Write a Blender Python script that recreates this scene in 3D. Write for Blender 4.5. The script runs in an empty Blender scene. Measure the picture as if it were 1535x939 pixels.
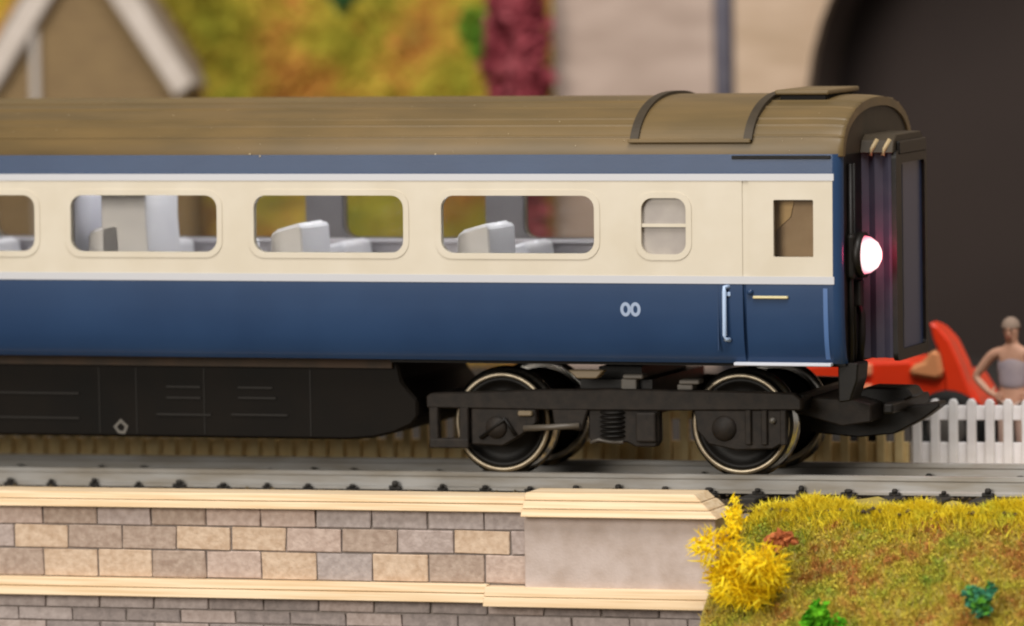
import bpy, bmesh, math, random
from mathutils import Vector, Matrix
from mathutils.geometry import tessellate_polygon

S = 0.001            # everything below is written in millimetres of the model
R = math.radians
rnd = random.Random(7)
sc = bpy.context.scene
col = sc.collection

# ------------------------------------------------------------------ camera
YAW, PIT, ROL = 0.3325, 0.0698, 0.0158
CAM = Vector((197.09, -702.2, 73.83))
fw = Vector((-math.sin(YAW) * math.cos(PIT), math.cos(YAW) * math.cos(PIT), -math.sin(PIT)))
rt = Vector((math.cos(YAW), math.sin(YAW), 0))
up = rt.cross(fw)
r2 = rt * math.cos(ROL) - up * math.sin(ROL)
u2 = rt * math.sin(ROL) + up * math.cos(ROL)
cd = bpy.data.cameras.new('camera')
cam = bpy.data.objects.new('camera', cd); col.objects.link(cam)
m = Matrix((r2, u2, -fw)).transposed().to_4x4(); m.translation = CAM * S
cam.matrix_world = m
cd.sensor_width = 36.0; cd.lens = 36.0 * 8415.7 / 1535
cd.clip_start = 0.05; cd.clip_end = 20.0
cd.dof.use_dof = True; cd.dof.focus_distance = 0.738; cd.dof.aperture_fstop = 23
sc.camera = cam

# ------------------------------------------------------------------ light
w = bpy.data.worlds.new('World'); sc.world = w; w.use_nodes = True
w.node_tree.nodes['Background'].inputs[0].default_value = (1.0, 0.95, 0.89, 1)
w.node_tree.nodes['Background'].inputs[1].default_value = 0.30
def area(name, loc, target, size, power, colr, sy=None):
    l = bpy.data.lights.new(name, 'AREA'); l.energy = power; l.color = colr
    l.shape = 'RECTANGLE'; l.size = size * S; l.size_y = (sy or size) * S
    o = bpy.data.objects.new(name, l); col.objects.link(o)
    d = (Vector(target) - Vector(loc)).normalized()
    o.matrix_world = Matrix.Translation(Vector(loc) * S) @ d.to_track_quat('-Z', 'Y').to_matrix().to_4x4()
    return o
area('ceiling_lamp', (120, -380, 760), (-50, 60, 0), 420, 7.0, (1.0, 0.97, 0.93))
area('room_lamp', (-330, -880, 300), (-50, 20, 15), 420, 6.6, (1.0, 0.94, 0.85))
vs = sc.view_settings
vs.view_transform = 'Standard'; vs.look = 'None'; vs.exposure = 0.0; vs.gamma = 1.0; vs.use_curve_mapping = False
sc.cycles.filter_width = 2.1; sc.cycles.max_bounces = 8; sc.cycles.transparent_max_bounces = 16
sc.cycles.caustics_reflective = False; sc.cycles.caustics_refractive = False

# ------------------------------------------------------------------ materials
def lin(c):
    if isinstance(c, str):
        c = [int(c[i:i + 2], 16) / 255 for i in (0, 2, 4)]
        c = [x / 12.92 if x <= .04045 else ((x + .055) / 1.055) ** 2.4 for x in c]
    return (c[0], c[1], c[2], 1)
MATS = {}
def coords(nt, sx=1, sy=1, sz=1):
    g = nt.nodes.new('ShaderNodeNewGeometry'); mp = nt.nodes.new('ShaderNodeMapping')
    mp.inputs['Scale'].default_value = (sx / S, sy / S, sz / S)
    nt.links.new(g.outputs['Position'], mp.inputs['Vector'])
    return mp.outputs['Vector']
def mat(name, c, rough=.6, metal=0, c2=None, scale=.5, stretch=(1, 1, 1), detail=4, bump=0, bscale=6, spec=.5, lo=.35, hi=.65, coat=0):
    if name in MATS: return MATS[name]
    M = bpy.data.materials.new(name); M.use_nodes = True; nt = M.node_tree
    b = nt.nodes['Principled BSDF']
    b.inputs['Base Color'].default_value = lin(c); b.inputs['Roughness'].default_value = rough
    b.inputs['Metallic'].default_value = metal; b.inputs['Specular IOR Level'].default_value = spec
    b.inputs['Coat Weight'].default_value = coat
    if c2 is not None:
        v = coords(nt, *[scale * s for s in stretch])
        n = nt.nodes.new('ShaderNodeTexNoise'); n.inputs['Scale'].default_value = 1; n.inputs['Detail'].default_value = detail
        nt.links.new(v, n.inputs['Vector'])
        r = nt.nodes.new('ShaderNodeValToRGB')
        r.color_ramp.elements[0].position = lo; r.color_ramp.elements[0].color = lin(c)
        r.color_ramp.elements[1].position = hi; r.color_ramp.elements[1].color = lin(c2)
        nt.links.new(n.outputs['Fac'], r.inputs['Fac']); nt.links.new(r.outputs['Color'], b.inputs['Base Color'])
    if bump:
        v = coords(nt, bscale * stretch[0], bscale * stretch[1], bscale * stretch[2])
        n = nt.nodes.new('ShaderNodeTexNoise'); n.inputs['Scale'].default_value = 1; n.inputs['Detail'].default_value = 3
        nt.links.new(v, n.inputs['Vector'])
        bp = nt.nodes.new('ShaderNodeBump'); bp.inputs['Strength'].default_value = bump; bp.inputs['Distance'].default_value = .2 * S
        nt.links.new(n.outputs['Fac'], bp.inputs['Height']); nt.links.new(bp.outputs['Normal'], b.inputs['Normal'])
    MATS[name] = M
    return M
def ramp_mat(name, stops, scale=.1, detail=3, rough=.9, fine=1.3, fine_amt=.35):
    """several colours scattered by two sizes of noise: dyed flock and grass"""
    M = bpy.data.materials.new(name); M.use_nodes = True; nt = M.node_tree
    b = nt.nodes['Principled BSDF']; b.inputs['Roughness'].default_value = rough; b.inputs['Specular IOR Level'].default_value = .15
    v = coords(nt, scale, scale, scale)
    n = nt.nodes.new('ShaderNodeTexNoise'); n.inputs['Scale'].default_value = 1; n.inputs['Detail'].default_value = detail
    nt.links.new(v, n.inputs['Vector'])
    v2 = coords(nt, fine, fine, fine)
    n2 = nt.nodes.new('ShaderNodeTexNoise'); n2.inputs['Scale'].default_value = 1
    nt.links.new(v2, n2.inputs['Vector'])
    mx = nt.nodes.new('ShaderNodeMix'); mx.inputs[0].default_value = fine_amt
    nt.links.new(n.outputs['Fac'], mx.inputs[2]); nt.links.new(n2.outputs['Fac'], mx.inputs[3])
    r = nt.nodes.new('ShaderNodeValToRGB'); cr = r.color_ramp
    while len(cr.elements) < len(stops): cr.elements.new(.5)
    for e, (p, c) in zip(cr.elements, stops): e.position = p; e.color = lin(c)
    nt.links.new(mx.outputs[0], r.inputs['Fac']); nt.links.new(r.outputs['Color'], b.inputs['Base Color'])
    MATS[name] = M
    return M
def glass_mat(name, tint):
    M = bpy.data.materials.new(name); M.use_nodes = True; nt = M.node_tree; nt.nodes.clear()
    o = nt.nodes.new('ShaderNodeOutputMaterial'); mx = nt.nodes.new('ShaderNodeMixShader')
    t = nt.nodes.new('ShaderNodeBsdfTransparent'); t.inputs[0].default_value = lin(tint)
    g = nt.nodes.new('ShaderNodeBsdfGlossy'); g.inputs['Roughness'].default_value = .06
    f = nt.nodes.new('ShaderNodeFresnel'); f.inputs[0].default_value = 1.35
    nt.links.new(f.outputs[0], mx.inputs[0]); nt.links.new(t.outputs[0], mx.inputs[1]); nt.links.new(g.outputs[0], mx.inputs[2])
    nt.links.new(mx.outputs[0], o.inputs[0]); MATS[name] = M
    return M
def emit_mat(name, c, st):
    M = bpy.data.materials.new(name); M.use_nodes = True; nt = M.node_tree; b = nt.nodes['Principled BSDF']
    b.inputs['Base Color'].default_value = lin(c); b.inputs['Emission Color'].default_value = lin(c); b.inputs['Emission Strength'].default_value = st
    MATS[name] = M
    return M

BLUE = mat('coach_blue', '22395a', .26, c2='263e60', scale=.08, spec=.32, bump=.02, bscale=3)
CREAM = mat('coach_cream', 'c9c0af', .42, c2='c3b9a6', scale=.15, bump=.02, bscale=4)
STRIPE = mat('coach_white_line', 'b9babf', .4)
ROOF = mat('roof_umber', '6e5935', .48, c2='5f4e2f', scale=.25, stretch=(.25, 1, 1), bump=.04, bscale=3)
ROOFD = mat('roof_end_umber', '3a2f1e', .6, c2='322819', scale=.4)
BLACK = mat('black_plastic', '0e0c0a', .5, spec=.22, c2='14110e', scale=.6, bump=.08, bscale=3)
UNDER = mat('underframe_black', '0c0a08', .6, spec=.1, c2='120e0a', scale=.12, bump=.03, bscale=2)
BOGIE = mat('bogie_black', '1a1613', .6, spec=.22, c2='26201b', scale=.7, bump=.12, bscale=3)
DIRT = mat('dusty_sole_bar', '3a2a1c', .8, c2='2c2218', scale=.3)
GREY = mat('interior_grey', '6c686a', .6, c2='656163', scale=.2)
SEAT = mat('seat_white', 'f2f2f6', .5, c2='eaeaf0', scale=.2)
FLOOR = mat('interior_floor', '8f8a86', .7)
BELLOWS = mat('gangway_grey', '40414e', .45, c2='393a49', scale=.3)
GBLUE = mat('gangway_blue', '303a5a', .4)
STEEL = mat('wheel_steel', 'b0a590', .45, metal=.9, c2='978a76', scale=.6)
BRIGHT = mat('wheel_bright', 'd9d6d0', .2, metal=1)
RAILM = mat('rail_grey', '9a9895', .5, metal=.1, c2='857e73', scale=.35, stretch=(.3, 1, 2), bump=.05, bscale=3)
GLASS = glass_mat('window_glass', (.9, .89, .87))
WOOD = mat('cut_board', 'e0c9a8', .75, c2='d0b38c', scale=.9, stretch=(.06, 1, 2.6), bump=.08, bscale=3, lo=.4, hi=.62)
WOODD = mat('cut_board_burnt_joint', '7a5f42', .9)
MORTAR = mat('mortar_grey', '8d837d', .95, c2='7d736d', scale=.8)
FENCEW = mat('fence_white', 'f6f4f5', .6, c2='efecec', scale=.5)

# ------------------------------------------------------------------ builders
def shear(v):        # the baseboard falls a little towards the left
    return Vector((v[0], v[1], v[2] + .007 * (v[0] + 16)))
class MB:
    def __init__(s): s.bm = bmesh.new()
    def box(s, x0, x1, y0, y1, z0, z1, bev=0):
        t = bmesh.new()
        v = [t.verts.new((x, y, z)) for x in (x0, x1) for y in (y0, y1) for z in (z0, z1)]
        for f in ((0, 1, 3, 2), (4, 6, 7, 5), (0, 4, 5, 1), (2, 3, 7, 6), (0, 2, 6, 4), (1, 5, 7, 3)): t.faces.new([v[i] for i in f])
        if bev: bmesh.ops.bevel(t, geom=list(t.edges), offset=bev, segments=1 if bev < .2 else 2, affect='EDGES', profile=.5)
        s._merge(t); return s
    def _merge(s, t):
        mp = {v: s.bm.verts.new(v.co) for v in t.verts}
        for f in t.faces:
            try: s.bm.faces.new([mp[v] for v in f.verts]).smooth = f.smooth
            except ValueError: pass
        t.free()
    def prism(s, pts, a, b, axis='y', bev=0, holes=()):
        """polygon (2D) run from a to b along an axis; axis y: pts are (x,z), axis x: (y,z), axis z: (x,y)"""
        t = bmesh.new()
        def P(p, d): return {'y': (p[0], d, p[1]), 'x': (d, p[0], p[1]), 'z': (p[0], p[1], d)}[axis]
        if holes:
            loops = [pts] + list(holes)
            flat = [p for l in loops for p in l]
            tri = tessellate_polygon([[Vector((p[0], p[1], 0)) for p in l] for l in loops])
            A = [t.verts.new(P(p, a)) for p in flat]; B = [t.verts.new(P(p, b)) for p in flat]
            for q in tri:
                t.faces.new([A[i] for i in q]); t.faces.new([B[i] for i in reversed(q)])
            k = 0
            for l in loops:
                n = len(l)
                for i in range(n):
                    j = (i + 1) % n
                    try: t.faces.new([A[k + i], A[k + j], B[k + j], B[k + i]])
                    except ValueError: pass
                k += n
        else:
            A = [t.verts.new(P(p, a)) for p in pts]; B = [t.verts.new(P(p, b)) for p in pts]
            n = len(pts)
            t.faces.new(A); t.faces.new(list(reversed(B)))
            for i in range(n): t.faces.new([A[i], B[i], B[(i + 1) % n], A[(i + 1) % n]])
        bmesh.ops.recalc_face_normals(t, faces=list(t.faces))
        if bev: bmesh.ops.bevel(t, geom=list(t.edges), offset=bev, segments=1, affect='EDGES', profile=.5)
        s._merge(t); return s
    def tube(s, pts, r, n=10, cap=True):
        t = bmesh.new(); pts = [Vector(p) for p in pts]; rings = []
        for i, p in enumerate(pts):
            d = (pts[min(i + 1, len(pts) - 1)] - pts[max(i - 1, 0)]).normalized()
            a = d.orthogonal().normalized() if abs(d.z) > .9 else d.cross(Vector((0, 0, 1))).normalized()
            b = d.cross(a); rr = r[i] if isinstance(r, (list, tuple)) else r
            rings.append([t.verts.new(p + (a * math.cos(k * 2 * math.pi / n) + b * math.sin(k * 2 * math.pi / n)) * rr) for k in range(n)])
        for i in range(len(rings) - 1):
            for k in range(n):
                t.faces.new([rings[i][k], rings[i][(k + 1) % n], rings[i + 1][(k + 1) % n], rings[i + 1][k]]).smooth = True
        if cap: t.faces.new(rings[0][::-1]); t.faces.new(rings[-1])
        bmesh.ops.recalc_face_normals(t, faces=list(t.faces))
        s._merge(t); return s
    def lathe(s, prof, c, axis='y', n=48, smooth=True):
        """prof: (radius, offset along axis) closed ring or with radius 0 ends, about centre c"""
        t = bmesh.new(); rings = []
        for r, o in prof:
            ring = []
            for k in range(n):
                a = 2 * math.pi * k / n; u, v = r * math.cos(a), r * math.sin(a)
                ring.append(t.verts.new({'y': (c[0] + u, c[1] + o, c[2] + v), 'x': (c[0] + o, c[1] + u, c[2] + v), 'z': (c[0] + u, c[1] + v, c[2] + o)}[axis]))
            rings.append(ring)
        for i in range(len(rings) - 1):
            for k in range(n): t.faces.new([rings[i][k], rings[i][(k + 1) % n], rings[i + 1][(k + 1) % n], rings[i + 1][k]]).smooth = smooth
        bmesh.ops.remove_doubles(t, verts=list(t.verts), dist=1e-4)
        bmesh.ops.recalc_face_normals(t, faces=list(t.faces))
        s._merge(t); return s
    def sheet(s, grid, smooth=True):
        V = [[s.bm.verts.new(p) for p in row] for row in grid]
        for i in range(len(V) - 1):
            for j in range(len(V[0]) - 1):
                s.bm.faces.new([V[i][j], V[i + 1][j], V[i + 1][j + 1], V[i][j + 1]]).smooth = smooth
        return s
    def build(s, name, material, parent=None, org=None, sh=False):
        if org is None: org = ORG.get(parent, Vector((0, 0, 0))) if parent else Vector((0, 0, 0))
        org = Vector(org)
        for v in s.bm.verts:
            if sh: v.co = shear(v.co)
            v.co = (v.co - org) * S
        bmesh.ops.recalc_face_normals(s.bm, faces=list(s.bm.faces))
        me = bpy.data.meshes.new(name); s.bm.to_mesh(me); s.bm.free()
        if material: me.materials.append(material)
        return link(name, me, parent, org)
ORG = {}
def link(name, me, parent, org):
    o = bpy.data.objects.new(name, me); col.objects.link(o); org = Vector(org); ORG[o] = org
    if parent:
        o.parent = parent; o.location = (org - ORG[parent]) * S
    else: o.location = org * S
    return o
def again(o, parent, shift):
    """another of the same piece: shares the mesh"""
    return link(o.name.split('.')[0], o.data, parent, ORG[o] + Vector(shift))
def tag(o, label, cat, group=None):
    o['label'] = label; o['category'] = cat
    if group: o['group'] = group
    return o
def thing(name, label, cat, loc=(0, 0, 0), group=None):
    o = link(name, None, None, loc); o.empty_display_size = .002
    return tag(o, label, cat, group)
def structure(o): o['kind'] = 'structure'; return o
def stuff(o): o['kind'] = 'stuff'; return o
def raw(name, verts, faces, material, parent=None, org=(0, 0, 0), smooth=False):
    me = bpy.data.meshes.new(name); org = Vector(org)
    me.from_pydata([((x - org.x) * S, (y - org.y) * S, (z - org.z) * S) for x, y, z in verts], [], faces)
    me.materials.append(material)
    if smooth: me.polygons.foreach_set('use_smooth', [True] * len(me.polygons))
    return link(name, me, parent, org)
def rrect(x0, x1, z0, z1, r, n=5):
    out = []
    for cx, cz, a0 in ((x1 - r, z1 - r, 0), (x0 + r, z1 - r, 90), (x0 + r, z0 + r, 180), (x1 - r, z0 + r, 270)):
        for k in range(n + 1):
            a = R(a0 + 90 * k / n); out.append((cx + r * math.cos(a), cz + r * math.sin(a)))
    return out
def blob(n, f):
    return [f(i) for i in range(n)]

# ------------------------------------------------------------------ ground and backdrop
SAND = mat('sandy_ground', 'a98f63', .95, c2='8d7448', scale=.35, bump=.4, bscale=2)
EARTH = mat('dark_earth', '5a4c38', .95, c2='463c2c', scale=.2)
def hz(x, y): return .5 * math.sin(x * .11 + 1) * math.sin(y * .09)
g = MB(); g.sheet([[(-420 + 24 * i, -4.0 + (j * 3 if j < 6 else 18 + (j - 6) * 40), -3.9 + (.25 if j < 6 else .6) * hz(-420 + 24 * i, j * 7.)) for j in range(18)] for i in range(31)])
structure(g.build('ground', SAND, sh=True))
YARD = mat('dark_yard', '2f2823', .95, c2='26201c', scale=.1)
g = MB(); g.sheet([[(-420 + 60 * i, 50 + 45 * j, -3.2) for j in range(11)] for i in range(13)]); structure(g.build('yard', YARD, sh=True))
g = MB(); g.sheet([[(-500 + 100 * i, -900 + 100 * j, -34) for j in range(11)] for i in range(11)])
structure(g.build('lower_ground', EARTH))
SKY = mat('painted_backscene', 'd6c2a4', .9, c2='cdb89a', scale=.03)
g = MB(); g.box(-520, 320, 520, 526, -10, 330); structure(g.build('sky', SKY))

# ------------------------------------------------------------------ hillside with coloured flock
def hill_y(z, x): return 236 + 0.45 * z + 5 * math.sin(x * .07) + 4 * math.sin(z * .11 + x * .05)
HILL = ramp_mat('autumn_flock', [(.30, '6c8a2c'), (.40, 'a09c34'), (.48, 'b4a53a'), (.54, 'bf9a40'), (.60, 'c58240'), (.68, '9a863e')], scale=.055, fine=.5, fine_amt=.3)
g = MB(); g.sheet([[(x, hill_y(z, x), z) for z in range(-8, 122, 5)] for x in range(-330, -96, 6)])
structure(g.build('hillside', HILL))
vv, ff = [], []
for i in range(26000):
    x = rnd.uniform(-325, -100); z = rnd.uniform(-4, 118)
    clump = 4.5 * max(0, math.sin(x * .31 + 1.3 * math.sin(z * .2)) * math.sin(z * .27 + x * .1))
    y = hill_y(z, x) - rnd.uniform(0, 3 + clump)
    s_ = rnd.uniform(.7, 1.7); a = rnd.uniform(0, 6.28); b = rnd.uniform(-.9, .9)
    u = Vector((math.cos(a), math.sin(a) * .6, b)) * s_; v = Vector((-math.sin(a) * .5, rnd.uniform(-.6, .2), math.cos(a))) * s_
    p = Vector((x, y, z)); k = len(vv)
    vv += [tuple(p - u), tuple(p + v * .6), tuple(p + u), tuple(p - v * .6)]; ff.append((k, k + 1, k + 2, k + 3))
stuff(tag(raw('hillside_foliage', vv, ff, HILL), 'blurred olive, orange and yellow flock covering the hillside behind the train', 'foliage'))

def bush(name, label, cat, c, rx, ry, rz, n, leaf, material, stem=None, spiky=0, group=None, seed=1, part='foliage'):
    rr = random.Random(seed); t = thing(name, label, cat, (c[0], c[1], c[2] - rz), group)
    vv, ff = [], []
    hub = [(rr.gauss(0, .45), rr.gauss(0, .45), rr.gauss(0, .45), rr.uniform(.3, .55)) for _ in range(14)]
    for i in range(n):
        h = hub[i % len(hub)]; d = Vector((rr.gauss(0, 1), rr.gauss(0, 1), rr.gauss(0, 1))).normalized() * (h[3] * rr.uniform(.5, 1.05))
        q = Vector((h[0], h[1], h[2])) * .8 + d
        p = Vector((c[0] + q.x * rx, c[1] + q.y * ry, c[2] + q.z * rz))
        s_ = leaf * rr.uniform(.6, 1.3)
        if spiky:
            u = (d.normalized() + Vector((rr.gauss(0, .5), rr.gauss(0, .5), rr.gauss(0, .5)))).normalized() * s_ * spiky
            v = u.orthogonal().normalized() * s_ * .28
            w_ = u.cross(v).normalized() * s_ * .28
            k = len(vv); vv += [tuple(p - u * .5 + v), tuple(p - u * .5 - v * .5 + w_), tuple(p - u * .5 - v * .5 - w_), tuple(p + u * .5)]
            ff += [(k, k + 1, k + 3), (k + 1, k + 2, k + 3), (k + 2, k, k + 3), (k, k + 2, k + 1)]
        else:
            u = Vector((rr.gauss(0, 1), rr.gauss(0, 1), rr.gauss(0, 1))).normalized() * s_; v = u.orthogonal().normalized() * s_ * .7
            k = len(vv); vv += [tuple(p - u), tuple(p + v), tuple(p + u), tuple(p - v)]; ff.append((k, k + 1, k + 2, k + 3))
    raw(part, vv, ff, material, t, (c[0], c[1], c[2] - rz))
    if stem:
        s = MB()
        for k in range(4):
            a = k * 1.7; s.tube([(c[0] + .1 * rx * math.cos(a), c[1] + .1 * ry * math.sin(a), c[2] - rz * 1.15), (c[0] + .35 * rx * math.cos(a), c[1] + .3 * ry * math.sin(a), c[2] + rz * .3)], [leaf * .35, leaf * .15], 6)
        s.build('stem', stem, t)
    return t
BARK = mat('stem_brown', '4b3a24', .9)
MAROON = ramp_mat('maroon_flock', [(.38, '6a262e'), (.5, '93404a'), (.62, 'ac5a62')], scale=.2, fine=1.2)
bush('maroon_bush', 'maroon bush at the edge of the pale stone tunnel portal', 'bush', (-117.2, 214, 52), 5.0, 6, 60, 4200, 1.6, MAROON, BARK, seed=5)
GRN = ramp_mat('green_flock', [(.38, '5a8a2c'), (.55, '7a9e36'), (.65, '94ae40')], scale=.3)
bush('green_hillside_bush', 'bright green bush on the hillside beside the maroon bush', 'bush', (-127, 224, 55), 3.6, 4, 7, 800, 1.2, GRN, BARK, seed=8)
bush('dark_green_bush', 'small dark green bush high on the orange hillside', 'bush', (-162, 246, 61.5), 3.5, 3, 3, 500, 1.2, ramp_mat('teal_flock', [(.4, '2f5a34'), (.6, '4a7a48')], scale=.3), BARK, seed=9)

# ------------------------------------------------------------------ tunnel portal
STONE = mat('portal_stone', 'b8a498', .9, c2='a69286', scale=.16, stretch=(.5, 1, 1.6), bump=.3, bscale=1)
STONE2 = mat('portal_stone_warm', 'c2aa94', .9, c2='b09880', scale=.16, stretch=(.5, 1, 1.6), bump=.3, bscale=1)
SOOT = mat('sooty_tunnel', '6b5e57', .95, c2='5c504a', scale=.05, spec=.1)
tp = thing('tunnel_portal', 'pale stone tunnel portal with dark round-arched mouth behind the train', 'tunnel portal', (-20, 222, -5))
arc = [(-20 - 47.5 * math.cos(a), 40 + 47.5 * math.sin(a)) for a in [math.pi * k / 28 for k in range(29)]]
mouth = [(-67.5, -4.6)] + arc + [(27.5, -4.6)]
outer = [(-113, -5), (-113, 130), (120, 130), (120, -5)]
g = MB()
g.prism([(-113, -5), (-113, 130), (-84, 130), (-84, -5)], 220, 232); g.build('wall_panel', STONE, tp)
g = MB(); g.prism([(-80.4, -5), (-80.4, 130), (120, 130), (120, -5)], 220.2, 223, holes=[mouth]); g.build('wall_panel', STONE2, tp)
GPIPE = mat('lead_grey_pipe', '6a6874', .6, c2='5d5b68', scale=.2)
g = MB(); g.box(-84, -80.4, 221.5, 232, -5, 130); pw = g.build('recess', GPIPE, tp)
g = MB(); g.tube([(-82.2, 219.6, -5), (-82.2, 219.6, 130)], 1.35, 14); pp = g.build('drainpipe', GPIPE, tp)
for z in (8, 38, 68, 98): g = MB(); g.lathe([(1.4, -.8), (1.9, -.8), (1.9, .8), (1.4, .8)], (-82.2, 219.6, z), 'z', 18); g.build('pipe_collar', GPIPE, pp)
inner = [(-20 + (p[0] + 20) * 1.004, p[1] if p[1] < 0 else p[1]) for p in mouth]
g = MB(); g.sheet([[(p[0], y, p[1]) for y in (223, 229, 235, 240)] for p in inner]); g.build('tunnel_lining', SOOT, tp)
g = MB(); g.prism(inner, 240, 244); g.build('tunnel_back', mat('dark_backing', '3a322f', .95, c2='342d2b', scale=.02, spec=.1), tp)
g = MB(); g.prism([(p[0] * 1 + 0, p[1]) for p in [(-67.5, -4.6)] + arc + [(27.5, -4.6)] + [(28.9, -4.6)] + [(-20 + 48.9 * math.cos(a), 40 + 48.9 * math.sin(a)) for a in [math.pi * k / 28 for k in range(29)]] + [(-68.9, -4.6)]], 219.4, 221)
g.build('arch_ring', STONE2, tp)

# ------------------------------------------------------------------ gabled house
BRK = mat('brown_brickwork', '8a7350', .9, c2='7b6547', scale=.5, stretch=(.4, 1, 2.2), bump=.5, bscale=1.5)
BARGE = mat('pale_bargeboard', 'cfc4bb', .7, c2='c2b6ac', scale=.3)
SLATE = mat('house_slate', '9a8c7e', .85, c2='8a7c70', scale=.3)
hs = thing('gabled_house', 'brown brick house gable with pale sloping bargeboards beside the hillside', 'house', (-201.5, 230, -5))
apx, apz = -200.4, 78.0
def hslope(x): return apz - 1.5 * abs(x - apx)
g = MB(); g.prism([(-222, -5), (-222, hslope(-222)), (apx, apz), (-181, hslope(-181)), (-181, -5)], 220, 226); g.build('wall', BRK, hs)
for sd in (-1, 1):
    e = apx + sd * 21.5
    g = MB(); g.prism([(apx, apz + .3), (e, hslope(e) + .3), (e - sd * 3.6, hslope(e) - 2.0), (apx, apz - 8.6)][::sd], 216.5, 219.7, bev=.3); g.build('bargeboard', BARGE, hs)
    g = MB(); g.prism([(apx, apz + .4), (e + sd * .6, hslope(e) - .3), (e + sd * .6, hslope(e) + .3), (apx, apz + 1.0)][::sd], 216.2, 220.8); g.build('roof', SLATE, hs)
g = MB(); g.tube([(-210.3, 218.6, -5), (-210.3, 218.6, 61)], .75, 12); g.build('downpipe', mat('pale_pipe', 'b0a79f', .6), hs)

# ------------------------------------------------------------------ track
trk = thing('railway_track', 'grey steel rails on black sleepers under the coach', 'railway track', (-45, 18, -3.4))
RAILP = [(-.75, -2.5), (-.75, -2.2), (-.42, -1.95), (-.40, -.75), (-.52, -.6), (-.52, -.08), (-.42, 0), (.42, 0), (.52, -.08), (.52, -.6), (.40, -.75), (.42, -1.95), (.75, -2.2), (.75, -2.5)]
for yc in (9.2, 26.8):
    g = MB(); t = []
    g.sheet([[(x, yc + p[0], p[1]) for p in RAILP + RAILP[:1]] for x in (-190, -60, 20, 90)], smooth=False)
    g.build('rail', RAILM, trk, sh=True)
SLP = mat('sleeper_black', '1a1714', .7, c2='26211c', scale=.5, bump=.1, bscale=2)
x0 = -128.6; base = None
def chair_mesh(g, x, y):
    for s_ in (-1, 1):
        g.box(x - .8, x + .8, y + s_ * .55 - .35, y + s_ * .55 + .75 * s_ + .35 if False else y + s_ * 1.3, -2.52, -1.95, .12)
        g.lathe([(0, 0), (.42, 0), (.42, .5), (.25, .72), (0, .72)], (x, y + s_ * 1.1, -2.1), 'z', 10)
for k in range(-8, 34):
    x = x0 + 6.35 * k + rnd.uniform(-.25, .25)
    if base is None:
        bx = x; g = MB(); g.box(x - 1.3, x + 1.3, 2.5, 33.5, -4.0, -2.52, .15); base = g.build('sleeper', SLP, trk, org=(x, 18, -3.6))
        ch = []
        for yc in (9.2, 26.8):
            g = MB(); chair_mesh(g, x, yc); ch.append(g.build('rail_chair', SLP, base, org=(x, yc, -2.52)))
        for o in [base]: o.location.z += .007 * (x + 16) * S; ORG[o].z += .007 * (x + 16)
        for c in ch: ORG[c].z += .007 * (x + 16)
    else:
        sh_ = Vector((x - bx, 0, .007 * (x - bx))); o = again(base, trk, sh_)
        for c in ch:
            q = again(c, o, sh_); q.scale = (rnd.uniform(.75, 1.35), 1, rnd.uniform(.6, 1.1))
# ballast
BAL = mat('dark_ballast', '3a3128', .95, c2='57492f', scale=.5)
vv, ff = [], []
def stone_at(x, y, z, r):
    k = len(vv); q = [(r, 0, 0), (-r, 0, 0), (0, r, 0), (0, -r, 0), (0, 0, r * .8), (0, 0, -r * .8)]
    vv.extend([(x + a * rnd.uniform(.6, 1.2), y + b * rnd.uniform(.6, 1.2), z + c * rnd.uniform(.6, 1.2)) for a, b, c in q])
    ff.extend([(k + a, k + b, k + c) for a, b, c in ((0, 2, 4), (2, 1, 4), (1, 3, 4), (3, 0, 4), (2, 0, 5), (1, 2, 5), (3, 1, 5), (0, 3, 5))])
for i in range(260):
    x = rnd.uniform(-130, 40); y = rnd.choice((7.2, 8.0, 25.2)) + rnd.uniform(-.5, .4)
    stone_at(x, y, -2.7 + .007 * (x + 16) + rnd.uniform(-.25, .15), rnd.uniform(.2, .5))
for i in range(1500):
    x = rnd.uniform(-20, 45) if i < 900 else rnd.uniform(-150, 45)
    y = rnd.uniform(-5, 5.5) if i < 1000 else rnd.uniform(-2, 34)
    lump = .5 * max(0, math.sin(x * .9) * math.sin(x * .37 + 2)) if i < 900 else 0
    stone_at(x, y, -3.5 + .007 * (x + 16) + rnd.uniform(-.2, .3) + lump, rnd.uniform(.25, .55))
stuff(tag(raw('ballast', vv, ff, BAL), 'dark loose ballast stones scattered beside the rails', 'ballast'))

# ------------------------------------------------------------------ coach
co = thing('passenger_coach', 'blue and cream model railway coach with umber roof and lit red tail lamp', 'train coach', (-75, 18, 0))
XL = -185.0; XR = -1.2
PROF = [(15.45, 1.5), (16.2, 1.05), (17.2, .7), (18.5, .4), (20.3, .18), (22.5, .05), (26, 0), (34, .15), (40.4, .32), (42.75, .42)]
_p = PROF; PROF = []
for i in range(len(_p) - 1):
    a_, b_ = _p[i], _p[i + 1]; m0 = (_p[i + 1][1] - _p[max(i - 1, 0)][1]) / (_p[i + 1][0] - _p[max(i - 1, 0)][0]); m1 = (_p[min(i + 2, len(_p) - 1)][1] - a_[1]) / (_p[min(i + 2, len(_p) - 1)][0] - a_[0])
    h_ = b_[0] - a_[0]
    for k in range(6):
        t_ = k / 6; PROF.append((a_[0] + h_ * t_, (2 * t_**3 - 3 * t_**2 + 1) * a_[1] + (t_**3 - 2 * t_**2 + t_) * h_ * m0 + (-2 * t_**3 + 3 * t_**2) * b_[1] + (t_**3 - t_**2) * h_ * m1))
PROF.append(_p[-1])
def yb(z):
    for (a, ya), (b, yb_) in zip(PROF, PROF[1:]):
        if a <= z <= b: return ya + (yb_ - ya) * (z - a) / (b - a)
    return PROF[0][1] if z < PROF[0][0] else PROF[-1][1]
TH = 1.0
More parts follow.
